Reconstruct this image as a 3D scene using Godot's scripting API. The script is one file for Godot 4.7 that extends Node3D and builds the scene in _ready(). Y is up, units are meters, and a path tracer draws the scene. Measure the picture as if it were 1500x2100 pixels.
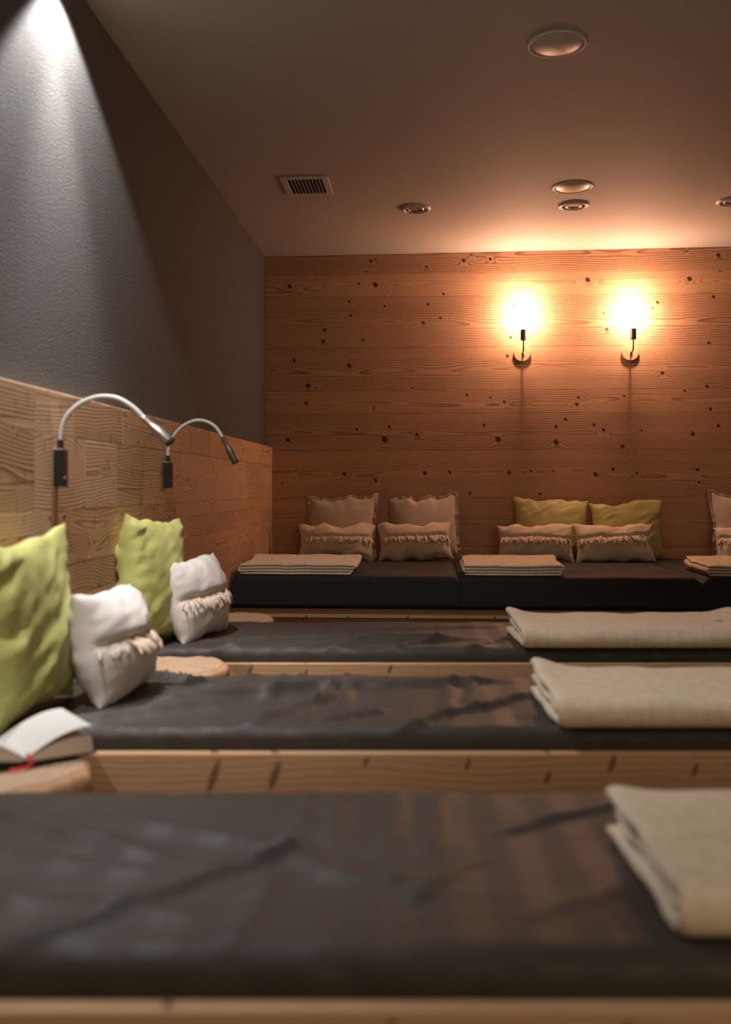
extends Node3D
# A dim relaxation room: three low daybeds by a plank headboard, a mattress bench along a plank wall with two bare-bulb sconces.
# x runs along the back wall, z towards the viewer, metres. The beds and the camera are turned YAW from the walls.

const YAW := 0.06065
const XP := -1.0          # face of the headboard
const XW := -1.047        # face of the plaster wall
const ZB := -6.44         # face of the plank wall
const SEAT := 0.49        # top of the bench mattresses
const BED := 0.425        # top of the daybed mattresses
const RAIL := 0.381

var M := {}
var rng := RandomNumberGenerator.new()
var na := FastNoiseLite.new()
var nb := FastNoiseLite.new()
var nr := FastNoiseLite.new()


func _ready() -> void:
	rng.seed = 11
	na.seed = 3
	na.frequency = 1.0
	na.fractal_octaves = 3
	nb.seed = 8
	nb.frequency = 1.0
	nb.fractal_octaves = 2
	nr.seed = 21
	nr.frequency = 1.0
	nr.fractal_type = FastNoiseLite.FRACTAL_RIDGED
	nr.fractal_octaves = 2
	# ---- camera, air, lights
	var cam := Camera3D.new()
	cam.name = "camera"
	cam.projection = Camera3D.PROJECTION_FRUSTUM
	cam.near = 0.05
	cam.far = 60.0
	cam.size = 0.05 * 2100.0 / 2042.0
	cam.frustum_offset = Vector2(0, -0.05 * 52.0 / 2042.0)
	cam.position = Vector3(0, 0.945, 0)
	cam.rotation.y = YAW
	var at := CameraAttributesPhysical.new()
	at.frustum_focal_length = 35.0
	at.frustum_focus_distance = 5.9
	at.exposure_aperture = 2.2
	cam.attributes = at
	add_child(cam)
	cam.current = true
	var env := Environment.new()
	env.background_mode = Environment.BG_COLOR
	env.background_color = Color(0, 0, 0)
	env.tonemap_mode = Environment.TONE_MAPPER_LINEAR
	env.tonemap_exposure = 1.0
	env.sdfgi_enabled = true
	env.ssao_enabled = true
	env.ssil_enabled = true
	var we := WorldEnvironment.new()
	we.name = "world"
	we.environment = env
	add_child(we)
	var sconce_energy := 0.62
	var beam := Color(1.0, 0.98, 0.965)
	materials()
	room()
	headboard()
	downlight(Vector3(-0.917, ceil_y(-0.917), -2.74), 2.2, 2.1, 4.0, beam, "white recessed downlight close to the dark plaster wall, just above the top edge of picture")
	downlight(Vector3(-0.890, ceil_y(-0.890), -1.67), 0.9, 2.2, 25.0, beam, "unseen downlight out of view above the head of the nearest bed, placed to light the middle bed cushions")  # out of view; aimed and dimmed to light the middle bed's cushions
	downlight(Vector3(-0.890, ceil_y(-0.890), -0.60), 0.6, 0.9, 25.0, beam, "unseen downlight out of view by the plaster wall beside the viewer, placed to light rails and blanket sides")  # likewise unseen, set to light the rails and blanket sides facing the viewer
	unseen_light_panel(2.2, Color(1.0, 0.88, 0.72))  # unseen source behind the camera, for frontal light on rails and blankets
	# ---- bench and beds
	bench()
	daybed(1, 1.104, 1.713, 1.30)
	daybed(2, 2.136, 2.758, 1.38)
	daybed(3, 3.205, 3.847, 1.45)
	# ---- loose things
	bed_cushions()
	bench_cushions()
	blankets()
	stumps()
	book()
	reading_lamps()
	sconce(0.615, sconce_energy, "wall sconce with glowing bare bulb on plank wall, nearer the corner")
	sconce(1.300, sconce_energy, "wall sconce with glowing bare bulb on plank wall, farther from the corner")
	ceiling_fittings()


# ------------------------------------------------------------------ helpers

func ceil_y(x: float) -> float:
	return 2.4425 + 0.0079 * (x + 1.047)

func from_view(x: float, y: float, d: float) -> Vector3:   # the beds' own axes, turned YAW from the walls, into the room's
	return Vector3(x * cos(YAW) - d * sin(YAW), y, -x * sin(YAW) - d * cos(YAW))

func tag(o: Node, label := "", category := "", group := "", kind := "") -> Node:
	if label != "": o.set_meta("label", label)
	if category != "": o.set_meta("category", category)
	if group != "": o.set_meta("group", group)
	if kind != "": o.set_meta("kind", kind)
	return o

func numbered(called: String, parent: Node = self) -> String:
	if not parent.has_node(called): return called
	var i := 1
	while parent.has_node("%s_%03d" % [called, i]): i += 1
	return "%s_%03d" % [called, i]

func thing(called: String, where: Vector3, turn := 0.0) -> Node3D:
	var o := Node3D.new()
	o.name = numbered(called)
	o.position = where
	o.rotation.y = turn
	add_child(o, true)
	return o

func put(called: String, mesh: Mesh, m: Material, parent: Node = self, where := Vector3.ZERO) -> MeshInstance3D:
	var o := MeshInstance3D.new()
	o.name = numbered(called, parent)
	o.mesh = mesh
	o.material_override = m
	o.position = where
	o.cast_shadow = GeometryInstance3D.SHADOW_CASTING_SETTING_ON
	parent.add_child(o, true)
	return o

# One mesh from points, outward anticlockwise triangles and uvs; smooth normals come from the faces.
func solid(v: PackedVector3Array, f: PackedInt32Array, uv: PackedVector2Array, smooth := true) -> ArrayMesh:
	if not smooth:
		var v2 := PackedVector3Array()
		var u2 := PackedVector2Array()
		var f2 := PackedInt32Array()
		for i in f.size():
			v2.append(v[f[i]])
			u2.append(uv[f[i]] if uv.size() else Vector2.ZERO)
			f2.append(i)
		v = v2
		uv = u2
		f = f2
	var n := PackedVector3Array()
	n.resize(v.size())
	var idx := PackedInt32Array()
	idx.resize(f.size())
	for t in range(0, f.size(), 3):
		var a := f[t]
		var b := f[t + 1]
		var c := f[t + 2]
		var k := (v[b] - v[a]).cross(v[c] - v[a])
		n[a] += k
		n[b] += k
		n[c] += k
		idx[t] = a
		idx[t + 1] = c
		idx[t + 2] = b
	for i in n.size():
		n[i] = n[i].normalized() if n[i].length_squared() > 1e-20 else Vector3.UP
	var arr := []
	arr.resize(Mesh.ARRAY_MAX)
	arr[Mesh.ARRAY_VERTEX] = v
	arr[Mesh.ARRAY_NORMAL] = n
	if uv.size() == v.size(): arr[Mesh.ARRAY_TEX_UV] = uv
	arr[Mesh.ARRAY_INDEX] = idx
	var m := ArrayMesh.new()
	m.add_surface_from_arrays(Mesh.PRIMITIVE_TRIANGLES, arr)
	return m

# Box from lo to hi with chamfered edges. Grain runs along axis 0 or 2; uvs are metres times sc plus off.
func cbox(lo: Vector3, hi: Vector3, b: float, grain := 0, off := Vector2.ZERO, sc := Vector2.ONE) -> ArrayMesh:
	var c := (lo + hi) / 2.0
	var h := (hi - lo) / 2.0
	b = minf(b, minf(h.x, minf(h.y, h.z)) * 0.6)
	var v := PackedVector3Array()
	var f := PackedInt32Array()
	var uv := PackedVector2Array()
	for ax in 3:
		var u := (ax + 1) % 3
		var w := (ax + 2) % 3
		for s in [-1.0, 1.0]:
			var q := []
			for k in [[-1, -1], [1, -1], [1, 1], [-1, 1]]:
				var p := Vector3.ZERO
				p[ax] = s * h[ax]
				p[u] = k[0] * (h[u] - b)
				p[w] = k[1] * (h[w] - b)
				q.append(p)
			if s < 0: q.reverse()
			quad(v, f, q)
	for ax in 3:      # edge chamfers
		var u := (ax + 1) % 3
		var w := (ax + 2) % 3
		for su in [-1.0, 1.0]:
			for sw in [-1.0, 1.0]:
				var q := []
				for k in [[-1, 0], [1, 0], [1, 1], [-1, 1]]:
					var p := Vector3.ZERO
					p[ax] = k[0] * (h[ax] - b)
					p[u] = su * (h[u] - (b if k[1] == 1 else 0.0))
					p[w] = sw * (h[w] - (0.0 if k[1] == 1 else b))
					q.append(p)
				if su * sw > 0: q.reverse()
				q.reverse()
				quad(v, f, q)
	for sx in [-1.0, 1.0]:
		for sy in [-1.0, 1.0]:
			for sz in [-1.0, 1.0]:
				var i := v.size()
				v.append(Vector3(sx * h.x, sy * (h.y - b), sz * (h.z - b)))
				v.append(Vector3(sx * (h.x - b), sy * h.y, sz * (h.z - b)))
				v.append(Vector3(sx * (h.x - b), sy * (h.y - b), sz * h.z))
				if sx * sy * sz > 0: f.append_array([i, i + 1, i + 2])
				else: f.append_array([i, i + 2, i + 1])
	for i in v.size():
		v[i] += c
	var big := PackedVector3Array()
	var bf := PackedInt32Array()
	for t in range(0, f.size(), 3):
		var k := (v[f[t + 1]] - v[f[t]]).cross(v[f[t + 2]] - v[f[t]]).abs()
		for j in 3:
			var p := v[f[t + j]]
			big.append(p)
			bf.append(t + j)
			var g := p[grain]
			var o := p.y
			if k.y > k.x and k.y > k.z: o = p.z if grain == 0 else p.x
			elif k[grain] > k[2 - grain]: g = p[2 - grain]
			uv.append(Vector2(g * sc.x, -o * sc.y) + off)
	return solid(big, bf, uv)

func quad(v: PackedVector3Array, f: PackedInt32Array, q: Array) -> void:
	var i := v.size()
	for p in q: v.append(p)
	f.append_array([i, i + 1, i + 2, i, i + 2, i + 3])

# Tube of changing radius along points, closed at both ends.
func tube(p: PackedVector3Array, r: PackedFloat32Array, sides := 12) -> ArrayMesh:
	var v := PackedVector3Array()
	var f := PackedInt32Array()
	var uv := PackedVector2Array()
	var t0 := (p[1] - p[0]).normalized()
	var side := t0.cross(Vector3(0.31, 0.2, 0.93)).normalized()
	var run := 0.0
	for i in p.size():
		var t := (p[mini(i + 1, p.size() - 1)] - p[maxi(i - 1, 0)]).normalized()
		side = (side - t * side.dot(t)).normalized()
		var up := t.cross(side)
		if i > 0: run += p[i].distance_to(p[i - 1])
		for k in sides:
			var a := TAU * k / sides
			v.append(p[i] + (side * cos(a) + up * sin(a)) * r[i])
			uv.append(Vector2(float(k) / sides, run))
	for i in p.size() - 1:
		for k in sides:
			var a := i * sides + k
			var b := i * sides + (k + 1) % sides
			f.append_array([a, b, b + sides, a, b + sides, a + sides])
	for e in [0, p.size() - 1]:
		var c := v.size()
		for k in sides:
			v.append(v[e * sides + k])
			uv.append(Vector2.ZERO)
		v.append(p[e])
		uv.append(Vector2.ZERO)
		for k in sides:
			var a := c + k
			var b := c + (k + 1) % sides
			if e == 0: f.append_array([c + sides, b, a])
			else: f.append_array([c + sides, a, b])
	return solid(v, f, uv)

# Turned shape: profile of (radius, height) pairs from one end to the other, about the y axis.
func lathe(prof: PackedVector2Array, sides := 40, smooth := true) -> ArrayMesh:
	var v := PackedVector3Array()
	var f := PackedInt32Array()
	var uv := PackedVector2Array()
	for i in prof.size():
		for k in sides + 1:
			var a := TAU * k / sides
			v.append(Vector3(prof[i].x * cos(a), prof[i].y, prof[i].x * sin(a)))
			uv.append(Vector2(prof[i].x * cos(a), prof[i].x * sin(a)))
	for i in prof.size() - 1:
		for k in sides:
			var a := i * (sides + 1) + k
			var c := a + sides + 1
			f.append_array([a, c + 1, a + 1, a, c, c + 1])
	return solid(v, f, uv, smooth)

func mat(c: Color, rough := 0.6, metal := 0.0) -> StandardMaterial3D:   # c is a linear base colour
	var m := StandardMaterial3D.new()
	m.albedo_color = c.linear_to_srgb()
	m.roughness = rough
	m.metallic = metal
	return m

func noise_tex(size: int, freq: float, oct: int, seed_: int, kind := FastNoiseLite.TYPE_SIMPLEX_SMOOTH) -> NoiseTexture2D:
	var n := FastNoiseLite.new()
	n.noise_type = kind
	n.frequency = freq
	n.fractal_octaves = oct
	n.seed = seed_
	var t := NoiseTexture2D.new()
	t.width = size
	t.height = size
	t.seamless = true
	t.noise = n
	return t

# ------------------------------------------------------------------ surfaces

# Sawn pine: annual rings cut lengthwise, bent round the knots. rows: [top, bottom, knots] in metres from the top edge; a knot is x, drop below the row's top, radius.
func pine(w: int, h: int, size: Vector2, rows: Array, seed_: int, rings: float, light: Color, dark: Color, contrast: float, slant: float, wander := 0.04) -> Array:
	var a := FastNoiseLite.new()
	a.seed = seed_
	a.frequency = 1.0
	a.fractal_octaves = 2
	var s := FastNoiseLite.new()
	s.seed = seed_ + 5
	s.frequency = 1.0
	s.fractal_octaves = 1
	var pix := PackedByteArray()
	pix.resize(w * h * 3)
	var hei := PackedByteArray()
	hei.resize(w * h)
	var ri := 0
	var R = rows[0]
	var ro := 0.0
	for y in h:
		var v := (y + 0.5) / h * size.y
		while ri < rows.size() - 1 and v >= rows[ri][1]: ri += 1
		R = rows[ri]
		ro = ri * 7.31
		var kn: Array = R[2]
		var near := []
		for k in range(0, kn.size(), 3):
			if absf(R[0] + kn[k + 1] - v) < kn[k + 2] * 5.0: near.append([kn[k], R[0] + kn[k + 1], kn[k + 2]])
		var mid: float = (R[0] + R[1]) / 2.0
		var tone := 1.0 + 0.07 * s.get_noise_2d(ri * 13.7, 3.3)
		for x in w:
			var u := (x + 0.5) / w * size.x
			var n1 := a.get_noise_2d(u * 0.8 + ro * 3.0, ro)
			var n2 := a.get_noise_2d(u * 1.6 + ro, v * 9.0)
			var c := v - mid - n1 * wander
			var bow := 0.012 + 0.03 * absf(n1)
			var p := sqrt(c * c + bow * bow) * rings + n2 * 0.45
			var spot := 0.0
			var rim := 0.0
			for k in near:
				var dx: float = (u - k[0] - slant * (v - k[1])) / k[2]
				if absf(dx) > 7.0: continue
				var dy: float = (v - k[1]) / k[2]
				var e := dx * dx * 0.30 + dy * dy
				p += signf(dy + 0.01) * 1.6 * exp(-e * 0.32) + 0.8 * exp(-e * 0.2)
				var q := dx * dx + dy * dy * 0.9
				if q < 2.0:
					spot = maxf(spot, clampf((0.8 - q) * 3.0, 0.0, 1.0) * (0.75 + 0.25 * absf(sin(sqrt(q) * 9.0))))
					rim = maxf(rim, clampf(1.0 - absf(q - 0.85) * 2.5, 0.0, 1.0))
			var fr := p - floorf(p)
			var late := smoothstep(0.45, 0.93, fr) * (1.0 - smoothstep(0.94, 1.0, fr))
			var vary := 0.35 + 0.65 * clampf(0.5 + n1 * 0.9 + a.get_noise_2d(v * 9.0, ro + 40.0 + u * 0.4) * 0.9, 0.0, 1.0)
			var fine := s.get_noise_2d(u * 9.0 + ro, v * 420.0) * 0.06
			var g := clampf(late * vary * contrast + fine, 0.0, 1.0)
			var col := light.lerp(dark, g) * tone * (1.0 + fine * 0.7)
			col = col.lerp(Color(0.13, 0.085, 0.06), spot * 0.86)
			col = col.lerp(Color(0.34, 0.2, 0.12), rim * 0.4)
			var i := (y * w + x)
			pix[i * 3] = int(clampf(col.r, 0, 1) * 255)
			pix[i * 3 + 1] = int(clampf(col.g, 0, 1) * 255)
			pix[i * 3 + 2] = int(clampf(col.b, 0, 1) * 255)
			hei[i] = int(clampf(0.35 + 0.6 * late * vary - 0.3 * spot, 0, 1) * 255)
	return [ImageTexture.create_from_image(Image.create_from_data(w, h, false, Image.FORMAT_RGB8, pix)), ImageTexture.create_from_image(Image.create_from_data(w, h, false, Image.FORMAT_L8, hei))]

func wood_mat(t: Array, tint: Color, rough: float, relief: float) -> StandardMaterial3D:
	var m := StandardMaterial3D.new()
	m.albedo_texture = t[0]
	m.albedo_color = tint
	m.roughness = rough
	m.metallic_specular = 0.35
	if relief > 0.0:
		m.heightmap_enabled = true
		m.heightmap_texture = t[1]
		m.heightmap_scale = relief
	return m

func plank_rows() -> Array:    # heights of the wall boards' joints, and each board's knots: x from the corner, drop below its top edge, radius
	return [
		[2.60, 2.322, [0.69, 0.193, 0.010, 0.72, 0.187, 0.006, 0.66, 0.262, 0.006, 1.29, 0.198, 0.013, 1.46, 0.191, 0.011, 1.34, 0.164, 0.006, 1.05, 0.238, 0.008, 2.90, 0.186, 0.014, 2.70, 0.158, 0.007]],
		[2.322, 2.174, [0.16, 0.072, 0.014, 0.61, 0.060, 0.009, 0.72, 0.070, 0.017, 0.78, 0.146, 0.005, 0.34, 0.030, 0.005, 1.16, 0.132, 0.009, 2.08, 0.055, 0.017, 2.72, 0.057, 0.016, 2.91, 0.010, 0.006]],
		[2.174, 1.844, [0.39, 0.212, 0.011, 0.38, 0.285, 0.013, 0.64, 0.278, 0.009, 0.56, 0.119, 0.009, 0.55, 0.030, 0.008, 0.78, 0.061, 0.008, 1.03, 0.171, 0.011, 1.14, 0.141, 0.008, 1.06, 0.052, 0.010, 1.59, 0.271, 0.010, 1.61, 0.067, 0.009, 2.52, 0.056, 0.011, 2.49, 0.092, 0.006, 2.87, 0.025, 0.011, 2.20, 0.223, 0.011, 2.84, 0.316, 0.011, 2.18, 0.120, 0.006]],
		[1.844, 1.5675, [0.19, 0.077, 0.012, 0.55, 0.115, 0.016, 1.57, 0.060, 0.011, 2.55, 0.176, 0.012, 0.28, 0.243, 0.017, 0.34, 0.256, 0.006, 0.96, 0.263, 0.006, 2.83, 0.262, 0.012]],
		[1.5675, 1.4166, [0.27, 0.080, 0.011, 0.71, 0.114, 0.007, 1.31, 0.032, 0.010, 1.55, 0.077, 0.009, 1.46, 0.049, 0.007, 1.71, 0.094, 0.004, 2.02, 0.052, 0.009, 2.01, 0.095, 0.011, 2.85, 0.130, 0.011, 2.69, 0.012, 0.009, 2.31, 0.044, 0.007]],
		[1.4166, 1.181, [0.15, 0.167, 0.016, 0.78, 0.165, 0.021, 0.99, 0.135, 0.012, 0.60, 0.099, 0.010, 0.81, 0.084, 0.011, 1.42, 0.076, 0.011, 1.51, 0.168, 0.019, 1.88, 0.187, 0.018, 1.94, 0.041, 0.011, 1.88, 0.087, 0.012, 2.12, 0.076, 0.011, 2.18, 0.110, 0.012, 2.42, 0.114, 0.007, 2.74, 0.137, 0.015, 2.90, 0.085, 0.011, 2.30, 0.215, 0.013]],
		[1.181, 0.873, [0.52, 0.154, 0.013, 0.72, 0.195, 0.012, 0.20, 0.134, 0.006, 0.11, 0.211, 0.006, 1.04, 0.148, 0.013, 1.20, 0.142, 0.011, 1.58, 0.145, 0.014, 1.72, 0.136, 0.008, 1.86, 0.136, 0.007, 1.33, 0.277, 0.009, 1.78, 0.283, 0.010, 2.13, 0.158, 0.015, 2.24, 0.124, 0.012, 2.39, 0.149, 0.009, 2.77, 0.128, 0.012, 2.78, 0.208, 0.009]],
		[0.873, 0.561, [0.3, 0.1, 0.011, 0.9, 0.16, 0.012, 1.7, 0.08, 0.010, 2.5, 0.15, 0.012]],
		[0.561, 0.25, []],
		[0.25, 0.0, []],
	]

func materials() -> void:
	var rows := []
	for r in plank_rows(): rows.append([2.6 - r[0], 2.6 - r[1], r[2]])
	M.wall_pine = wood_mat(pine(1536, 1024, Vector2(3.4, 2.6), rows, 4, 75.0, Color(0.77, 0.605, 0.485), Color(0.52, 0.36, 0.265), 0.85, 0.2), Color(1, 1, 1), 0.55, 0.02)
	var rustic := []
	rng.seed = 77
	for i in 5:
		var kn := []
		for k in 5: kn.append_array([rng.randf() * 1.6, rng.randf_range(0.02, 0.14), rng.randf_range(0.004, 0.009)])
		rustic.append([i * 0.16, (i + 1) * 0.16, kn])
	var rp := pine(1024, 512, Vector2(1.6, 0.8), rustic, 31, 105.0, Color(0.80, 0.675, 0.55), Color(0.56, 0.44, 0.34), 0.75, 0.3, 0.07)
	rp[0] = streaks(rp[0])
	M.panel = [wood_mat(rp, Color(1, 1, 1), 0.6, 0.12), wood_mat(rp, Color(0.94, 0.92, 0.9), 0.6, 0.12), wood_mat(rp, Color(1.0, 0.97, 0.92), 0.6, 0.12)]
	var rail := pine(1024, 96, Vector2(2.4, 0.225), [[0.0, 0.225, []]], 51, 62.0, Color(0.80, 0.65, 0.50), Color(0.66, 0.50, 0.37), 0.5, -0.9, 0.02)
	rail[0] = branches(rail[0], [0.376, 0.21, 0.17, 0.43, 0.20, 0.15, 0.727, 0.10, 0.10, 0.913, 0.08, 0.07, 0.255, 0.12, 0.08, 0.60, 0.10, 0.06, 0.67, 0.22, 0.07, 0.80, 0.15, 0.07, 0.51, 0.08, 0.05, 0.15, 0.12, 0.09, 0.05, 0.25, 0.06])
	M.rail = wood_mat(rail, Color(1, 1, 1), 0.5, 0.0)
	var st := wood_mat(rp, Color(0.97, 0.92, 0.86), 0.65, 0.0)
	M.stump_side = st
	M.stump_top = stump_top()
	# plaster with a coarse sprayed grain, smooth ceiling paint
	M.plaster = mat(Color(0.092, 0.089, 0.086), 0.85)
	M.plaster.heightmap_enabled = true
	M.plaster.heightmap_texture = noise_tex(1024, 0.05, 3, 5)
	M.plaster.heightmap_scale = 0.34
	M.plaster.uv1_triplanar = true
	M.plaster.uv1_world_triplanar = true
	M.plaster.uv1_scale = Vector3(2.6, 2.6, 2.6)
	M.ceiling = mat(Color(0.46, 0.43, 0.40), 0.75)
	M.ceiling.heightmap_enabled = true
	M.ceiling.heightmap_texture = noise_tex(512, 0.05, 2, 15)
	M.ceiling.heightmap_scale = 0.03
	M.ceiling.uv1_triplanar = true
	M.ceiling.uv1_world_triplanar = true
	M.ceiling.uv1_scale = Vector3(2, 2, 2)
	M.floor = mat(Color(0.10, 0.075, 0.06), 0.5)
	# dark satin-striped sheeting: the stripe is a change of sheen
	var stripe := Image.create(64, 4, false, Image.FORMAT_RGB8)
	for x in 64:
		var k := 0.56 + 0.08 * smoothstep(0.35, 0.65, absf(x / 32.0 - 1.0))
		for y in 4: stripe.set_pixel(x, y, Color(k, k, k))
	M.sheet = mat(Color(0.042, 0.035, 0.0295), 1.0)
	M.sheet.metallic_specular = 0.42
	M.sheet.roughness_texture = ImageTexture.create_from_image(stripe)
	M.sheet.uv1_scale = Vector3(11.0, 1, 1)
	M.sheet.rim_enabled = true
	M.sheet.rim = 0.2
	M.sheet.rim_tint = 0.8
	M.bench_sheet = mat(Color(0.014, 0.012, 0.011), 0.8)
	M.bench_sheet.rim_enabled = true
	M.bench_sheet.rim = 0.2
	M.fleece = mat(Color(0.76, 0.66, 0.52), 0.9)
	var mottle := noise_tex(512, 0.012, 3, 71)
	var ramp := Gradient.new()
	ramp.colors = PackedColorArray([Color(0.93, 0.915, 0.90), Color(0.97, 0.96, 0.95), Color(1, 0.995, 0.985)])
	ramp.offsets = PackedFloat32Array([0.2, 0.5, 0.8])
	mottle.color_ramp = ramp
	M.fleece.albedo_texture = mottle
	M.fleece.rim_enabled = true
	M.fleece.rim = 0.5
	M.fleece.heightmap_enabled = true
	M.fleece.heightmap_texture = noise_tex(512, 0.06, 3, 44)
	M.fleece.heightmap_scale = 0.10
	M.fleece.uv1_triplanar = true
	M.fleece.uv1_scale = Vector3(4, 4, 4)
	M.label = mat(Color(0.05, 0.04, 0.03), 0.6)
	M.green = mat(Color(0.45, 0.47, 0.15), 0.6)
	M.green.rim_enabled = true
	M.green.rim = 0.3
	M.olive = mat(Color(0.48, 0.44, 0.17), 0.6)
	var weave := Image.create(64, 64, false, Image.FORMAT_L8)
	for y in 64:
		for x in 64:
			var k := minf(absf(sin(x * PI / 16.0)), absf(sin(y * PI / 16.0)))
			weave.set_pixel(x, y, Color(k, k, k))
	var wt := ImageTexture.create_from_image(weave)
	M.waffle = mat(Color(0.50, 0.41, 0.33), 0.9)
	M.waffle.heightmap_enabled = true
	M.waffle.heightmap_texture = wt
	M.waffle.heightmap_scale = 0.12
	M.waffle.uv1_scale = Vector3(26, 26, 1)
	M.flange = mat(Color(0.36, 0.28, 0.22), 0.9)
	var lin := Image.create(128, 128, false, Image.FORMAT_L8)
	rng.seed = 9
	for y in 128:
		var base := 0.5 + 0.5 * sin(y * TAU / 8.0)
		for x in 128: lin.set_pixel(x, y, Color(1, 1, 1) * clampf(base * 0.7 + rng.randf() * 0.3, 0, 1))
	M.linen = mat(Color(0.67, 0.63, 0.605), 0.9)
	M.linen.heightmap_enabled = true
	M.linen.heightmap_texture = ImageTexture.create_from_image(lin)
	M.linen.heightmap_scale = 0.04
	M.linen.uv1_scale = Vector3(9, 9, 1)
	M.linen_warm = M.linen.duplicate()
	M.linen_warm.albedo_color = Color(0.70, 0.57, 0.46).linear_to_srgb()
	M.fringe = mat(Color(0.66, 0.53, 0.41), 0.9)
	M.black = mat(Color(0.018, 0.016, 0.014), 0.4)
	M.black.metallic_specular = 0.4
	M.plate = mat(Color(0.5, 0.48, 0.46), 0.35, 0.8)
	M.hose = mat(Color(0.52, 0.50, 0.48), 0.5)
	M.steel = mat(Color(0.42, 0.40, 0.38), 0.3, 0.9)
	M.bronze = mat(Color(0.16, 0.13, 0.10), 0.35, 0.8)
	M.chrome = mat(Color(0.85, 0.84, 0.82), 0.12, 1.0)
	M.dark = mat(Color(0.01, 0.009, 0.008), 0.7)
	M.duct = mat(Color(0.22, 0.10, 0.055), 0.5)
	M.fitting = mat(Color(0.60, 0.55, 0.50), 0.4)
	M.paper = mat(Color(0.58, 0.575, 0.56), 0.8)
	M.page_edge = mat(Color(0.60, 0.52, 0.42), 0.9)
	M.red = mat(Color(0.55, 0.03, 0.02), 0.5)
	M.glass = StandardMaterial3D.new()
	M.glass.transparency = BaseMaterial3D.TRANSPARENCY_ALPHA
	M.glass.albedo_color = Color(1.0, 0.9, 0.7, 0.06)
	M.glass.roughness = 0.02
	M.glow = mat(Color(1, 0.8, 0.5), 0.5)
	M.glow.emission_enabled = true
	M.glow.emission = Color(1.0, 0.80, 0.55)
	M.glow.emission_energy_multiplier = 12.0
	M.unseen_pane_glow = mat(Color(0.8, 0.75, 0.65), 0.6)  # glow of the unseen panel behind the camera
	M.unseen_pane_glow.emission_enabled = true
	M.unseen_pane_glow.emission = Color(1.0, 0.90, 0.74)
	M.unseen_pane_glow.emission_energy_multiplier = 0.3
	M.lens = mat(Color(1, 1, 1), 0.5)
	M.lens.emission_enabled = true
	M.lens.emission = Color(1.0, 0.96, 0.92)
	M.lens.emission_energy_multiplier = 2.0

func streaks(t: ImageTexture) -> ImageTexture:      # branch wood cut across the grain: short dark upright ticks
	var im := t.get_image()
	rng.seed = 5
	for k in 120:
		var cx := rng.randi_range(8, im.get_width() - 9)
		var cy := rng.randi_range(20, im.get_height() - 21)
		var ln := rng.randi_range(5, 20)
		var wd := rng.randf_range(1.0, 2.2)
		for y in range(-ln, ln + 1):
			for x in range(-4, 5):
				var e := pow(x / wd, 2) + pow(float(y) / ln, 2)
				if e < 1.0:
					var c := im.get_pixel(cx + x, cy + y)
					im.set_pixel(cx + x, cy + y, c.lerp(Color(0.25, 0.15, 0.09), 0.75 * (1.0 - e * e)))
	return ImageTexture.create_from_image(im)

func branches(t: ImageTexture, spots: Array) -> ImageTexture:     # slanting knots cut lengthwise: across, down, half length, as shares of the board
	var im := t.get_image()
	for k in range(0, spots.size(), 3):
		var ln: float = spots[k + 2] * im.get_height()
		var wd: float = 2.0 + ln * 0.12
		for y in range(-int(ln), int(ln) + 1):
			for x in range(-14, 15):
				var e := pow((x + y * 0.32) / wd, 2) + pow(y / ln, 2)
				if e < 1.6:
					var px := posmod(int(spots[k] * im.get_width()) + x, im.get_width())
					var py := clampi(int(spots[k + 1] * im.get_height()) + y, 0, im.get_height() - 1)
					im.set_pixel(px, py, im.get_pixel(px, py).lerp(Color(0.30, 0.20, 0.13), 0.55 * clampf(1.3 - e, 0.0, 1.0)))
	return ImageTexture.create_from_image(im)

func stump_top() -> StandardMaterial3D:
	var w := 256
	var im := Image.create(w, w, false, Image.FORMAT_RGB8)
	for y in w:
		for x in w:
			var p := Vector2(x - w * 0.47, y - w * 0.52) / w
			var r := p.length() * (1.0 + 0.06 * na.get_noise_2d(x * 0.02, y * 0.02))
			var k := pow(0.5 + 0.5 * sin(r * 150.0), 2.0)
			var c := Color(0.73, 0.62, 0.52).lerp(Color(0.58, 0.44, 0.34), 0.35 * k + 0.3 * clampf(nb.get_noise_2d(x * 0.03, y * 0.03), 0, 1))
			im.set_pixel(x, y, c)
	var m := StandardMaterial3D.new()
	m.albedo_texture = ImageTexture.create_from_image(im)
	m.uv1_scale = Vector3(2.4, 2.4, 1)
	m.uv1_offset = Vector3(0.5, 0.5, 0)
	m.roughness = 0.6
	return m

# ------------------------------------------------------------------ the room

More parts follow.
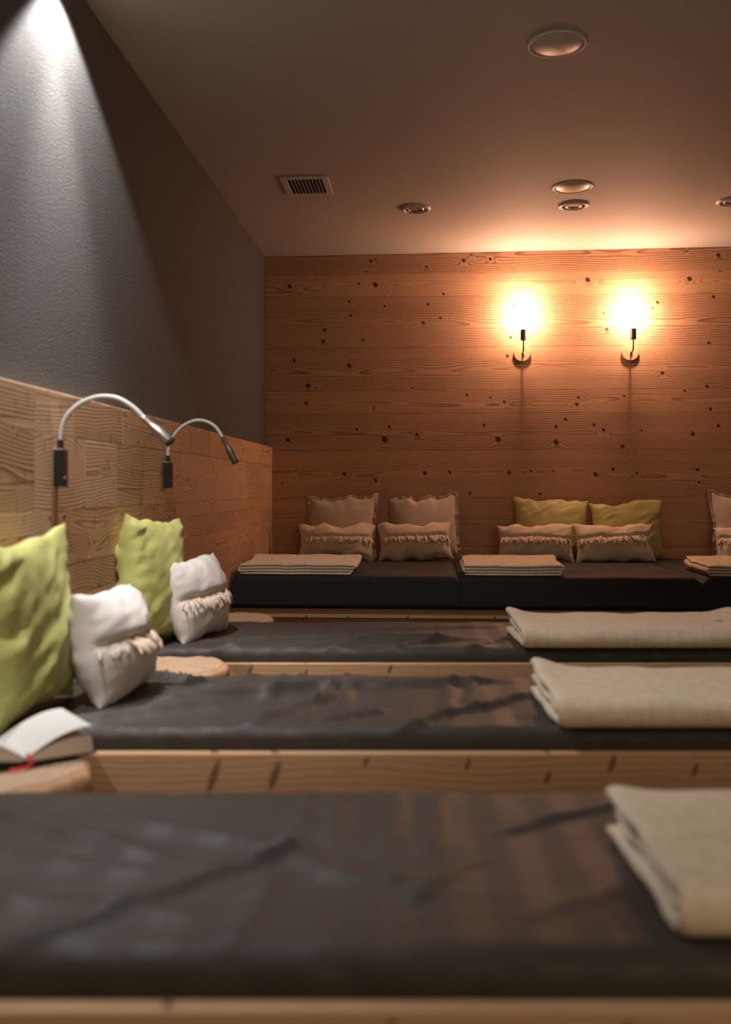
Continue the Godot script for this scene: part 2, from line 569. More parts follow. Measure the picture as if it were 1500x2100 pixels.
func room() -> void:
	var x1 := 3.7
	var z1 := 1.5
	tag(put("floor", cbox(Vector3(XW - 0.15, -0.15, ZB - 0.2), Vector3(x1 + 0.15, 0, z1 + 0.15), 0.005), M.floor), "dark floor between the low daybeds", "floor", "", "structure")
	# the ceiling rises a touch towards the right
	var v := PackedVector3Array()
	for p in [[XW - 0.15, 0.0], [x1 + 0.15, 0.0], [x1 + 0.15, 0.18], [XW - 0.15, 0.18]]:
		for z in [ZB - 0.2, z1 + 0.15]: v.append(Vector3(p[0], ceil_y(p[0]) + p[1], z))
	var f := PackedInt32Array([0, 2, 3, 0, 3, 1, 2, 4, 5, 2, 5, 3, 4, 6, 7, 4, 7, 5, 6, 0, 1, 6, 1, 7, 0, 6, 4, 0, 4, 2, 1, 3, 5, 1, 5, 7])
	tag(put("ceiling", solid(v, f, PackedVector2Array(), false), M.ceiling), "smooth painted ceiling with round fittings and an air vent", "ceiling", "", "structure")
	tag(put("wall_left", cbox(Vector3(XW - 0.15, 0, ZB - 0.2), Vector3(XW, 2.44, z1 + 0.15), 0.002), M.plaster), "dark grey rough plaster wall above the wooden headboard, lit by a narrow beam", "wall", "", "structure")
	tag(put("wall_right", cbox(Vector3(x1, 0, ZB - 0.2), Vector3(x1 + 0.15, 2.47, z1 + 0.15), 0.002), M.plaster), "plain plaster wall closing the room on the far side, outside the picture", "wall", "", "structure")
	tag(put("wall_front", cbox(Vector3(XW, 0, z1), Vector3(x1, 2.44, z1 + 0.15), 0.002), M.plaster), "plain plaster wall behind the viewer, outside the picture", "wall", "", "structure")
	var wb := put("wall_back", cbox(Vector3(XW, 0, ZB - 0.2), Vector3(x1, 2.44, ZB - 0.022), 0.002), M.plaster)
	tag(wb, "knotty pine plank wall behind the bench, warmed by two bare bulbs", "wall", "", "structure")
	var rows := plank_rows()
	for i in rows.size():
		var top: float = rows[i][0]
		var bot: float = rows[i][1]
		var lo := Vector3(XW + 0.001, bot + 0.0005, ZB - 0.0225)
		var hi := Vector3(x1 - 0.001, minf(top, 2.4405) - 0.0005, ZB)
		put("plank", cbox(lo, hi, 0.0011, 0, Vector2(-XW / 3.4, 1.0), Vector2(1.0 / 3.4, 1.0 / 2.6)), M.wall_pine, wb)
	# the wedge between the top board and the rising ceiling
	var tv := PackedVector3Array()
	for p in [Vector2(XW + 0.001, 2.4400), Vector2(x1 - 0.001, 2.4400), Vector2(x1 - 0.001, ceil_y(x1) - 0.0005)]:
		tv.append(Vector3(p.x, p.y, ZB))
		tv.append(Vector3(p.x, p.y, ZB - 0.0225))
	var tuv := PackedVector2Array()
	for p in tv: tuv.append(Vector2((p.x - XW) / 3.4, 1.0 - p.y / 2.6))
	put("plank", solid(tv, PackedInt32Array([0, 2, 4, 1, 5, 3, 0, 4, 5, 0, 5, 1, 0, 1, 3, 0, 3, 2, 2, 3, 5, 2, 5, 4]), tuv, false), M.wall_pine, wb)

func headboard() -> void:
	var hb := thing("headboard", Vector3(XP, 0, -2.2))
	tag(hb, "tall headboard wall panel of short brushed pine boards along the plaster wall", "headboard")
	var edges := [1.2025, 1.083, 0.88, 0.8186, 0.727, 0.637, 0.53, 0.42, 0.21, 0.0]
	rng.seed = 40
	var zf := 1.49
	for r in edges.size() - 1:
		var z := ZB + 0.002
		var hidden: bool = r >= 7
		while z < zf - 0.01:
			var ln := rng.randf_range(0.24, 0.62) if not hidden else 2.0
			if z > -1.9: ln = 1.2
			var e := minf(z + ln, zf)
			if zf - e < 0.15: e = zf
			var proud := rng.randf_range(0.0, 0.0008)
			put("plank", cbox(Vector3(XW - XP + 0.001, edges[r + 1] + 0.0004, z + 0.0004 + 2.2), Vector3(-0.0008 + proud, edges[r] - 0.0004, e - 0.0004 + 2.2), 0.0024 if r == 0 else 0.0007, 2, Vector2(rng.randf(), rng.randf()), Vector2(1 / 1.6, 1 / 0.8)), M.panel[rng.randi() % 3], hb)
			z = e

func downlight(p: Vector3, wide: float, core: float, tilt: float, c: Color, label: String) -> void:
	var t := thing("downlight", p)
	tag(t, label, "ceiling lamp")
	put("trim_ring", lathe(PackedVector2Array([Vector2(0.038, 0.0), Vector2(0.038, -0.003), Vector2(0.048, -0.004), Vector2(0.052, -0.002), Vector2(0.052, 0.0)])), M.fitting, t)
	put("lamp_lens", lathe(PackedVector2Array([Vector2(0.0001, -0.0015), Vector2(0.038, -0.0015), Vector2(0.038, 0.0)])), M.lens, t)
	# the lamp is swivelled a little towards the plank wall: a wide beam with a hot middle
	for k in [[wide, 53.0, 0.25, 8.0], [core, 28.0, 1.0, tilt]]:
		var l := SpotLight3D.new()
		l.name = "beam"
		l.light_energy = k[0]
		l.light_color = c
		l.spot_angle = k[1]
		l.spot_angle_attenuation = k[2]
		l.spot_range = 14.0
		l.spot_attenuation = 2.0
		l.light_size = 0.02
		l.shadow_enabled = true
		l.position = Vector3(0, -0.008, 0)
		l.rotation.x = -PI / 2 + deg_to_rad(k[3])
		t.add_child(l, true)

func unseen_light_panel(energy: float, c: Color) -> void:
	var t := thing("unseen_light_panel", Vector3(1.35, 0.75, 1.5))  # out of view; frame, pane and lamp placed to light the beds from the front
	tag(t, "unseen glowing panel out of view behind the viewer, placed to light rails and blankets from the front", "lamp")
	put("frame", cbox(Vector3(-0.84, -0.04, -0.02), Vector3(0.84, 0.0, 0.0), 0.003), M.rail, t)
	put("frame", cbox(Vector3(-0.84, 1.1, -0.02), Vector3(0.84, 1.14, 0.0), 0.003), M.rail, t)
	put("frame", cbox(Vector3(-0.84, 0.0, -0.02), Vector3(-0.80, 1.1, 0.0), 0.003), M.rail, t)
	put("frame", cbox(Vector3(0.80, 0.0, -0.02), Vector3(0.84, 1.1, 0.0), 0.003), M.rail, t)
	put("unseen_glowing_pane", cbox(Vector3(-0.80, 0.0, -0.008), Vector3(0.80, 1.1, 0.0), 0.001), M.unseen_pane_glow, t)
	var l := AreaLight3D.new()
	l.name = "unseen_panel_light"
	l.area_size = Vector2(1.58, 1.08)
	l.light_energy = energy
	l.light_color = c
	l.area_range = 14.0
	l.area_attenuation = 2.0
	l.shadow_enabled = true
	l.position = Vector3(0, 0.55, -0.022)
	t.add_child(l)

# ------------------------------------------------------------------ mattresses and beds

# Soft slab from x0 to x1, half depth hz, thickness t, its head end slanted by skew; folds are [x, z, x, z, half width, height] ridges.
func mattress(x0: float, x1: float, hz: float, t: float, skew: float, folds: Array, seed_: int, pleat: float, step := 0.016) -> ArrayMesh:
	var fold_up := 2.8 if seed_ in [10, 15] else 1.45
	var sec := []          # z, y, weight of the top relief, weight of the side relief
	var r := 0.028
	for i in 6: sec.append([hz, (t - r) * i / 5.0, 0.0, clampf(i / 2.0, 0.0, 1.0)])
	for i in range(1, 5): sec.append([hz - r + r * cos(i * PI / 10), t - r + r * sin(i * PI / 10), i / 5.0, 1.0])
	var nt := 46
	for i in nt + 1: sec.append([lerpf(hz - r, -hz + r, float(i) / nt), t, 1.0, 0.0])
	for i in range(1, 5): sec.append([-hz + r - r * sin(i * PI / 10), t - r + r * cos(i * PI / 10), 1.0 - i / 5.0, 1.0])
	for i in 6: sec.append([-hz, (t - r) * (5 - i) / 5.0, 0.0, clampf((5 - i) / 2.0, 0.0, 1.0)])
	var nx := int((x1 - x0) / step)
	var v := PackedVector3Array()
	var uv := PackedVector2Array()
	var f := PackedInt32Array()
	var ns := sec.size()
	for i in nx + 1:
		var q := float(i) / nx
		var xb := lerpf(x0, x1, q)
		var e := minf(xb - x0, x1 - xb)
		var sink := 0.0
		if e < r: sink = r * (1.0 - sqrt(maxf(0.0, 1.0 - pow(1.0 - e / r, 2))))
		for s in ns:
			var z: float = sec[s][0]
			var y: float = sec[s][1]
			var x := xb - (1.0 - q) * skew * z
			var wt: float = sec[s][2]
			var ws: float = sec[s][3]
			if wt > 0.0:
				var hgt := 0.0035 * nr.get_noise_3d(xb * 1.6 + z * 0.9, z * 4.2 - xb * 1.3, seed_ * 1.7) * smoothstep(-0.1, 0.5, nb.get_noise_3d(xb * 2.0, z * 2.0, seed_ + 50.0)) + 0.0035 * na.get_noise_3d(xb * 3.0, z * 4.0, seed_) + 0.0012 * nb.get_noise_3d(xb * 11.0, z * 9.0, seed_)
				for fo in folds:
					var ax: float = fo[2] - fo[0]
					var az: float = fo[3] - fo[1]
					var l2 := ax * ax + az * az
					var k: float = ((xb - fo[0]) * ax + (z - fo[1]) * az) / l2
					if k < -0.15 or k > 1.15: continue
					var off: float = ((xb - fo[0]) * az - (z - fo[1]) * ax) / sqrt(l2) + 0.010 * nb.get_noise_2d(k * 3.0, fo[0] * 9.0)
					var g: float = absf(off) / fo[4]
					if g < 3.0: hgt += fo[5] * fold_up * exp(-pow(g * 1.15, 1.45)) * clampf(minf(k + 0.15, 1.15 - k) * 3.5, 0.0, 1.0)
				var rimw := clampf(1.0 - (hz - z) / 0.09, 0.0, 1.0)
				hgt += pleat * 0.5 * rimw * rimw * nb.get_noise_2d(xb * 11.0 - z * 6.0, seed_ + 3.0)
				y += hgt * wt
			y -= sink * (y / t)
			if ws > 0.0:
				var pl := pleat * nb.get_noise_2d(xb * 11.0 - z * 6.0 + y * 5.0, seed_ + 3.0) * ws * (0.4 + 0.6 * y / t)
				z += signf(z) * pl
			v.append(Vector3(x, y, z))
			uv.append(Vector2(xb, sec[s][0]))
	for i in nx:
		for s in ns - 1:
			var a := i * ns + s
			f.append_array([a, a + ns, a + ns + 1, a, a + ns + 1, a + 1])
	for i in nx:         # underside
		var a := i * ns
		var b := i * ns + ns - 1
		f.append_array([a, b, b + ns, a, b + ns, a + ns])
	for e in [0, nx]:
		var c := v.size()
		var mid := Vector3.ZERO
		for s in ns:
			v.append(v[e * ns + s])
			uv.append(uv[e * ns + s])
			mid += v[e * ns + s]
		v.append(Vector3(mid.x / ns, t * 0.4, 0))
		uv.append(Vector2.ZERO)
		for s in ns:
			var a := c + s
			var b := c + (s + 1) % ns
			if e == 0: f.append_array([c + ns, a, b])
			else: f.append_array([c + ns, b, a])
	return solid(v, f, uv)

func daybed(n: int, d0: float, d1: float, xe: float) -> void:
	var dm := (d0 + d1) / 2.0
	var xh := (XP + 0.006 + sin(YAW) * dm) / cos(YAW)
	var hz := (d1 - d0) / 2.0
	var word: String = ["", "nearest", "middle", "farthest"][n]
	var o := thing("daybed", from_view(0, 0, dm), YAW)
	var bed_words: Array = ["", "low pine bed frame nearest the viewer, edge of rail along the bottom of the picture", "low pine bed frame with two slanting dark knots in rail, behind the nearest mattress", "low pine bed frame farthest back, its thin rail beside the pale log stool"]
	tag(o, bed_words[n], "bed", "low pine bed frames")
	var sk := tan(YAW)
	for s in [1.0, -1.0]:
		var zi: float = s * (hz + 0.008)
		var zo: float = s * (hz + 0.034)
		var xa := xh - sk * zo + (0.004 if s > 0 else 0.004)
		put("front_rail" if s > 0 else "back_rail", cbox(Vector3(xa, RAIL - 0.20, minf(zi, zo)), Vector3(xe + 0.03, RAIL, maxf(zi, zo)), 0.002, 0, Vector2(0.51 + (n - 2) * 0.37 + (0.2 if s < 0 else 0.0), RAIL / 0.225), Vector2(1 / 2.4, 1 / 0.225)), M.rail, o)
	put("foot_rail", cbox(Vector3(xe + 0.004, RAIL - 0.20, -hz - 0.007), Vector3(xe + 0.029, RAIL, hz + 0.007), 0.002, 2, Vector2(0.3, 0.2), Vector2(1 / 2.4, 1 / 0.225)), M.rail, o)
	put("platform", cbox(Vector3(xh + 0.04, 0.268, -hz + 0.0), Vector3(xe, 0.290, hz), 0.002), M.rail, o)
	for x in [xh + 0.12, xe - 0.1]:
		for z in [-hz + 0.05, hz - 0.05]:
			put("leg", cbox(Vector3(x - 0.035, 0, z - 0.035), Vector3(x + 0.035, 0.268, z + 0.035), 0.003), M.rail, o)
	var folds := []
	# x, depth from the viewer, of both ends; half width, height
	if n == 1:
		folds = [[-0.40, 1.10, -0.155, 1.375, 0.018, 0.012], [-0.155, 1.375, -0.10, 1.425, 0.018, 0.012], [-0.62, 1.60, -0.285, 1.384, 0.018, 0.010], [-0.40, 1.555, -0.111, 1.421, 0.016, 0.009], [-0.115, 1.42, -0.10, 1.70, 0.010, 0.006], [-0.111, 1.421, -0.032, 1.324, 0.016, 0.009], [-0.032, 1.324, 0.07, 1.316, 0.018, 0.008], [0.19, 1.49, 0.43, 1.64, 0.014, 0.007], [-0.144, 1.09, -0.12, 1.324, 0.014, 0.006], [-0.55, 1.41, -0.295, 1.341, 0.014, 0.007], [0.06, 1.25, 0.15, 1.38, 0.012, 0.008], [0.123, 1.70, 0.085, 1.40, 0.010, 0.006], [-0.055, 1.70, -0.05, 1.45, 0.010, 0.005], [0.05, 1.70, 0.03, 1.42, 0.009, 0.004], [-0.45, 1.25, -0.2, 1.2, 0.02, 0.005], [0.20, 1.2, 0.33, 1.28, 0.02, 0.004], [-0.7, 1.5, -0.4, 1.2, 0.02, 0.006]]
	elif n == 2:
		folds = [[-0.50, 2.30, -0.137, 2.54, 0.026, 0.013], [-0.137, 2.54, 0.34, 2.64, 0.022, 0.008], [-0.66, 2.14, -0.326, 2.36, 0.028, 0.009], [-0.24, 2.17, -0.06, 2.458, 0.018, 0.008], [0.08, 2.14, 0.42, 2.47, 0.018, 0.007], [-0.24, 2.72, -0.31, 2.45, 0.010, 0.006], [-0.06, 2.75, -0.13, 2.22, 0.010, 0.006], [-0.02, 2.75, -0.05, 2.3, 0.008, 0.004], [0.24, 2.73, 0.18, 2.20, 0.008, 0.004], [0.29, 2.73, 0.25, 2.25, 0.008, 0.004], [-0.60, 2.74, -0.41, 2.60, 0.010, 0.010], [0.41, 2.13, 0.63, 2.30, 0.014, 0.006], [-0.18, 2.74, -0.24, 2.4, 0.009, 0.005], [-0.31, 2.74, -0.40, 2.5, 0.010, 0.005], [-0.1, 2.2, 0.05, 2.3, 0.014, 0.006]]
	else:
		folds = [[-0.50, 3.35, 0.3, 3.45, 0.02, 0.007], [-0.3, 3.25, 0.4, 3.36, 0.018, 0.007], [-0.2, 3.55, 0.5, 3.65, 0.022, 0.006], [0.1, 3.22, 0.35, 3.42, 0.014, 0.006], [-0.45, 3.22, -0.25, 3.34, 0.014, 0.007], [-0.1, 3.22, 0.08, 3.36, 0.014, 0.006], [0.35, 3.22, 0.5, 3.4, 0.014, 0.005]]
	var fl := []
	for q in folds: fl.append([q[0], dm - q[1], q[2], dm - q[3], q[4], q[5]])
	var words: Array = ["", "wide dark grey mattress filling the foreground, creased in a star of folds", "dark grey mattress in front of the open-gap log stool, with white cushion and book beside", "dark grey mattress farthest of the daybeds, just before the black bench front"]
	words[2] = "dark grey mattress with long diagonal fold, carrying the larger green and white cushions"
	var m := put("mattress", mattress(xh + 0.003, xe, hz, BED - 0.290, sk, fl, n * 5, 0.009 if n == 3 else 0.007), M.sheet, self, from_view(0, 0.290, dm))
	m.rotation.y = YAW
	tag(m, words[n], "mattress", "dark daybed mattresses")

func bench() -> void:
	var zf := -5.06
	var o := thing("bench_platform", Vector3(0.8, 0, -5.75))
	tag(o, "long low wooden bench platform carrying black mattresses under the plank wall", "bench")
	var x0 := XP + 0.004 - 0.8
	put("front_board", cbox(Vector3(x0, 0.270, zf - 0.07 + 5.75), Vector3(2.75, 0.322, zf - 0.04 + 5.75), 0.002, 0, Vector2(0.1, 0.3), Vector2(1 / 2.4, 1 / 0.225)), M.rail, o)
	put("deck", cbox(Vector3(x0, 0.290, ZB + 0.003 + 5.75), Vector3(2.75, 0.321, zf - 0.071 + 5.75), 0.002, 0, Vector2(0.4, 0.3), Vector2(1 / 2.4, 1 / 0.225)), M.rail, o)
	put("plinth", cbox(Vector3(x0, 0, ZB + 0.003 + 5.75), Vector3(2.75, 0.270, zf - 0.12 + 5.75), 0.002, 0, Vector2(0.4, 0.3), Vector2(1 / 2.4, 1 / 0.225)), M.rail, o)
	var words := ["black bench mattress in the corner by the headboard", "black bench mattress under the two sconces, between its two neighbours", "black bench mattress at the right edge, by the seam"]
	var xs := [XP + 0.004, 0.175, 1.378, 2.58]
	for i in 3:
		var mid: float = (xs[i] + xs[i + 1]) / 2.0
		var hl: float = (xs[i + 1] - xs[i]) / 2.0 - 0.002
		var fl := []
		if i == 1: fl = [[-0.45, 0.6, 0.1, 0.45, 0.03, 0.012], [-0.1, 0.5, 0.55, 0.42, 0.03, 0.010]]
		var m := put("mattress", mattress(-hl, hl, 0.685, SEAT - 0.322, 0.0, fl, 40 + i, 0.004, 0.03), M.bench_sheet, self, Vector3(mid, 0.322, -5.75))
		tag(m, words[i], "mattress", "black bench mattresses")

# ------------------------------------------------------------------ cushions

func band_at(P: Dictionary, u: float) -> float:      # the fringe sags between its ends
	return P.band + P.get("swag", 0.05) * (u * u - 0.4) + 0.03 * na.get_noise_2d(u * 2.0, P.seed)

# Point of a stuffed cushion; u across, v up, both -1..1; side 1 front, -1 back.
func cushion_point(P: Dictionary, u: float, v: float, side: float) -> Vector3:
	var w: float = P.w
	var h: float = P.h
	var pin: float = P.pin
	var x: float = w / 2.0 * u * (1.0 - pin * (1.0 - v * v) * absf(u)) * (1.0 - P.get("tuck", 0.0) * smoothstep(-0.1, -1.0, v))
	var y := h / 2.0 * v * (1.0 - pin * 1.3 * (1.0 - u * u) * absf(v))
	var bulge := pow(maxf(0.0, (1.0 - pow(absf(u), 2.2)) * (1.0 - pow(absf(v), 2.2))), 0.52)
	bulge *= 1.0 - 0.22 * v * P.sag
	var k: float = P.wr
	var sd: float = P.seed
	var edge := 1.0 - bulge
	var q: float = P.get("slope", 0.35)
	var mask := clampf(0.55 + 1.1 * na.get_noise_3d(x * 4.0, y * 4.0, sd + 40.0 + side), 0.0, 1.2)
	var n := nr.get_noise_3d(x * 3.2 + y * q, (y - x * q) * 11.0, sd + side * 9.0) * k * mask
	n += nr.get_noise_3d(x * 8.0, (y - x * q) * 21.0, sd * 2.0 + side * 5.0) * k * 0.3 * mask * (0.3 + edge)
	n += na.get_noise_3d(x * 5.0, y * 5.0, sd + 30.0 * side) * k * 0.6
	n *= minf(1.0, bulge * 2.5)
	# gathers running in from the side seams
	n += k * 0.4 * nr.get_noise_2d(y * 15.0, sd + side) * smoothstep(0.5, 0.95, absf(u)) * minf(1.0, bulge * 4.0)
	var z: float = side * P.t / 2.0 * bulge
	if P.has("band"):
		var g: float = (v - band_at(P, u)) / 0.09
		if side > 0: z -= P.t * (0.12 if g > 0.0 else 0.12 * exp(-g * g * 3.0)) * exp(-g * g) * minf(1.0, bulge * 2.0)
	z += side * n
	z += P.bend * (v * v - 0.4) + P.get("twist", 0.0) * u * v
	# soft corners flop and the outline wavers
	x += 0.007 * na.get_noise_2d(y * 5.0, sd + 60.0) * absf(u)
	y += P.wave * nb.get_noise_2d(u * 1.3, sd + 80.0 + v) * absf(v)
	if v < 0.0: y += P.get("flat", 0.0) * v * v * h * (1.0 - absf(u)) * 0.5
	return Vector3(x, y + h / 2.0, z)

func cushion_mesh(P: Dictionary, nu := 56, nv := 44) -> ArrayMesh:
	var v := PackedVector3Array()
	var uv := PackedVector2Array()
	var f := PackedInt32Array()
	for side in [1.0, -1.0]:
		for j in nv + 1:
			for i in nu + 1:
				var a := sin((2.0 * i / nu - 1.0) * PI / 2.0)
				var b := sin((2.0 * j / nv - 1.0) * PI / 2.0)
				v.append(cushion_point(P, a, b, side))
				uv.append(Vector2(a * P.w / 2.0, b * P.h / 2.0))
	var half := (nu + 1) * (nv + 1)
	for j in nv:
		for i in nu:
			var a := j * (nu + 1) + i
			f.append_array([a, a + 1, a + nu + 2, a, a + nu + 2, a + nu + 1])
			a += half
			f.append_array([a, a + nu + 2, a + 1, a, a + nu + 1, a + nu + 2])
	return solid(v, f, uv)

func flange_mesh(P: Dictionary, wide: float) -> ArrayMesh:       # flat hem standing out round the seam
	var v := PackedVector3Array()
	var uv := PackedVector2Array()
	var f := PackedInt32Array()
	var per := 40
	for e in 4:
		for i in per:
			var q := 2.0 * i / per - 1.0
			var a: float = [q, 1.0, -q, -1.0][e]
			var b: float = [-1.0, q, 1.0, -q][e]
			var p := cushion_point(P, a, b, 1.0)
			var away := Vector3(a if absf(a) > 0.985 else 0.0, b if absf(b) > 0.985 else 0.0, 0)
			var wob := 0.014 * na.get_noise_2d((e * per + i) * 0.16, P.seed) + 0.008 * nb.get_noise_2d((e * per + i) * 0.5, P.seed)
			for k in 4:
				var o := p + away * (-0.004 if k in [0, 3] else wide * (1.0 + 0.25 * na.get_noise_2d((e * per + i) * 0.11, P.seed + 4.0)))
				o.z += (0.003 if k < 2 else -0.003) + (wob if k in [1, 2] else 0.0)
				v.append(o)
				uv.append(Vector2(o.x, o.y))
	var n := per * 4
	for i in n:
		for k in 4:
			var a := i * 4 + k
			var b := i * 4 + (k + 1) % 4
			var c := ((i + 1) % n) * 4 + k
			var d := ((i + 1) % n) * 4 + (k + 1) % 4
			f.append_array([a, c, d, a, d, b])
	return solid(v, f, uv)

var tassels := []
func tassel_mesh(n: int) -> Mesh:
	if tassels.is_empty():
		for q in 4:
			var v := PackedVector3Array()
			var uv := PackedVector2Array()
			var f := PackedInt32Array()
			var rows := 6
			for i in rows + 1:
				var t := float(i) / rows
				var hw := 0.0064 * (0.55 + 0.6 * sin(minf(t * 1.25, 1.0) * PI * 0.75)) * (1.0 if t < 0.95 else 0.55)
				var c := Vector3(0.005 * sin(t * 3.0 + q * 1.7), -0.040 * t, 0.002 + 0.0045 * sin(t * 2.4) * (0.5 + 0.3 * q) - 0.002 * t * t)
				for k in 6:
					var a := TAU * k / 6.0
					v.append(c + Vector3(cos(a) * hw, 0, sin(a) * 0.0018))
					uv.append(Vector2(k / 6.0, t))
			for i in rows:
				for k in 6:
					var a := i * 6 + k
					var b := i * 6 + (k + 1) % 6
					f.append_array([a, b + 6, b, a, a + 6, b + 6])
			f.append_array([rows * 6, rows * 6 + 2, rows * 6 + 1, rows * 6, rows * 6 + 3, rows * 6 + 2, rows * 6, rows * 6 + 4, rows * 6 + 3, rows * 6, rows * 6 + 5, rows * 6 + 4])
			tassels.append(solid(v, f, uv))
	return tassels[n % 4]

func cushion(called: String, P: Dictionary, m: Material, where: Vector3, turn: float, lean: float, roll := 0.0, size := 1.0) -> Node3D:
	for k in [["pin", 0.07], ["sag", 0.5], ["wr", 0.005], ["bend", 0.0], ["wave", 0.012]]:
		if not P.has(k[0]): P[k[0]] = k[1]
	var t := thing(called, where)
	t.basis = Basis(Vector3.UP, turn) * Basis(Vector3.RIGHT, -lean) * Basis(Vector3.BACK, roll)
	put("cover", cushion_mesh(P), m, t)
	if P.has("flange"): put("flange", flange_mesh(P, P.flange), M.flange, t)
	if P.has("band"):
		var path := PackedVector3Array()
		var rad := PackedFloat32Array()
		for i in 33:
			var u := sin((i / 16.0 - 1.0) * PI / 2.0) * 0.985
			path.append(cushion_point(P, u, band_at(P, u), 1.0) + Vector3(0, 0, 0.001))
			rad.append(0.0024)
		var fr := put("fringe", tube(path, rad, 6), M.fringe, t)
		var n: int = P.get("tassels", 30)
		rng.seed = int(P.seed) + 500
		for i in n:
			var u := lerpf(-0.88, 0.88, (i + rng.randf_range(0.2, 0.8)) / n)
			var p := cushion_point(P, u, band_at(P, u) - 0.01, 1.0)
			var down := (cushion_point(P, u, band_at(P, u) - 0.36, 1.0) - p).normalized()
			var across := (cushion_point(P, minf(u + 0.03, 1.0), P.band - 0.08, 1.0) - cushion_point(P, maxf(u - 0.03, -1.0), P.band - 0.08, 1.0)).normalized()
			var out := across.cross(-down).normalized()
			var bs := Basis(across, -down, out).orthonormalized() * Basis(Vector3.BACK, rng.randf_range(-0.45, 0.45)) * Basis(Vector3.UP, rng.randf_range(-1.0, 1.0)) * Basis(Vector3.RIGHT, rng.randf_range(-0.25, 0.15))
			var o := put("tassel", tassel_mesh(rng.randi()), M.fringe, fr, p + out * 0.004)
			var sc := size * rng.randf_range(0.65, 1.2)
			o.basis = bs.scaled_local(Vector3(sc * rng.randf_range(0.8, 1.3), sc, sc))
	return t

func bed_cushions() -> void:
	var o := cushion("cushion", {"w": 0.45, "h": 0.425, "t": 0.155, "seed": 1.0, "wr": 0.017, "pin": 0.10, "sag": 0.5, "bend": 0.02, "slope": 0.5, "tuck": 0.1}, M.green, Vector3(-0.903, BED - 0.006, -2.215), deg_to_rad(85), deg_to_rad(3), deg_to_rad(2))
	tag(o, "large lime green cushion at the left edge of picture, behind the nearest white cushion", "cushion", "green cushions against the headboard")
	o = cushion("cushion", {"w": 0.36, "h": 0.43, "t": 0.15, "seed": 2.0, "wr": 0.018, "pin": 0.08, "sag": 0.6, "bend": 0.01, "slope": 0.4}, M.green, Vector3(-0.903, BED - 0.006, -3.27), deg_to_rad(76), deg_to_rad(3), deg_to_rad(-3))
	tag(o, "crumpled lime green cushion standing on the farthest daybed beneath the second reading lamp", "cushion", "green cushions against the headboard")
	o = cushion("cushion", {"w": 0.365, "h": 0.275, "t": 0.17, "seed": 3.0, "wr": 0.007, "band": 0.04, "tassels": 44, "pin": 0.05, "sag": 0.3, "tuck": 0.12}, M.linen, Vector3(-0.752, BED - 0.005, -2.45), deg_to_rad(86), deg_to_rad(12), 0.0, 1.25)
	tag(o, "white linen cushion with beige tassel fringe, in front of the large green cushion", "cushion", "white fringed cushions on the daybeds")
	o = cushion("cushion", {"w": 0.40, "h": 0.285, "t": 0.16, "seed": 4.0, "wr": 0.007, "band": 0.02, "tassels": 44, "pin": 0.06, "sag": 0.3, "tuck": 0.1}, M.linen, Vector3(-0.765, BED - 0.005, -3.43), deg_to_rad(78), deg_to_rad(12), deg_to_rad(2), 1.2)
	tag(o, "white linen cushion with tassel fringe leaning on the crumpled green cushion farther back", "cushion", "white fringed cushions on the daybeds")

func bench_cushions() -> void:
	var back := [
		[-0.54, 0.445, 0.400, 11.0, "waffle", "brown waffle-weave cushion with flat hem, nearest the corner on the bench", -0.02],
		[0.004, 0.435, 0.400, 12.0, "waffle", "brown waffle-weave cushion with hem turned up, second from the corner", 0.05],
		[0.776, 0.475, 0.400, 13.0, "olive", "smooth olive green cushion under the nearer-corner sconce, at the wall", -0.03],
		[1.261, 0.460, 0.385, 14.0, "olive", "creased olive green cushion under the other sconce, right of its smooth twin", 0.02],
		[2.000, 0.440, 0.420, 15.0, "waffle", "brown waffle-weave cushion cut off by the right edge of picture", 0.03],
	]
	for b in back:
		var wf: bool = b[4] == "waffle"
		var P := {"w": b[1] - (0.03 if wf else 0.0), "h": b[2] - (0.02 if wf else 0.0), "t": 0.12, "seed": b[3], "wr": 0.004 if wf else 0.009, "pin": 0.05 if wf else 0.09, "wave": 0.03}
		if wf: P["flange"] = 0.019
		var o := cushion("cushion", P, M[b[4]], Vector3(b[0], SEAT + (0.012 if wf else -0.004), -6.275), 0.0, deg_to_rad(13), b[6])
		tag(o, b[5], "cushion", "cushions along the plank wall")
	var front := [
		[-0.555, 0.485, 21.0, "small fringed cushion before the corner waffle cushion", 0.0, 0.24],
		[-0.064, 0.465, 22.0, "small fringed cushion before the second waffle cushion", 0.03, 0.25],
		[0.667, 0.475, 23.0, "small fringed cushion with dented top, before the smooth olive cushion", -0.01, 0.24],
		[1.146, 0.485, 24.0, "small fringed cushion before the creased olive cushion, its fringe rising to the right", 0.04, 0.25],
		[1.945, 0.400, 25.0, "small fringed cushion at the right picture edge, above the last folded blanket", 0.02, 0.24],
	]
	for b in front:
		var o := cushion("cushion", {"w": b[1], "h": b[5], "t": 0.15, "seed": b[2], "band": 0.20, "tassels": 44, "pin": 0.09, "sag": 0.4, "wave": 0.03, "wr": 0.006}, M.linen_warm, Vector3(b[0], SEAT - 0.004, -6.095), 0.0, deg_to_rad(20), b[4], 1.3)
		tag(o, b[3], "cushion", "small fringed cushions in the front row on the bench")

# ------------------------------------------------------------------ blankets

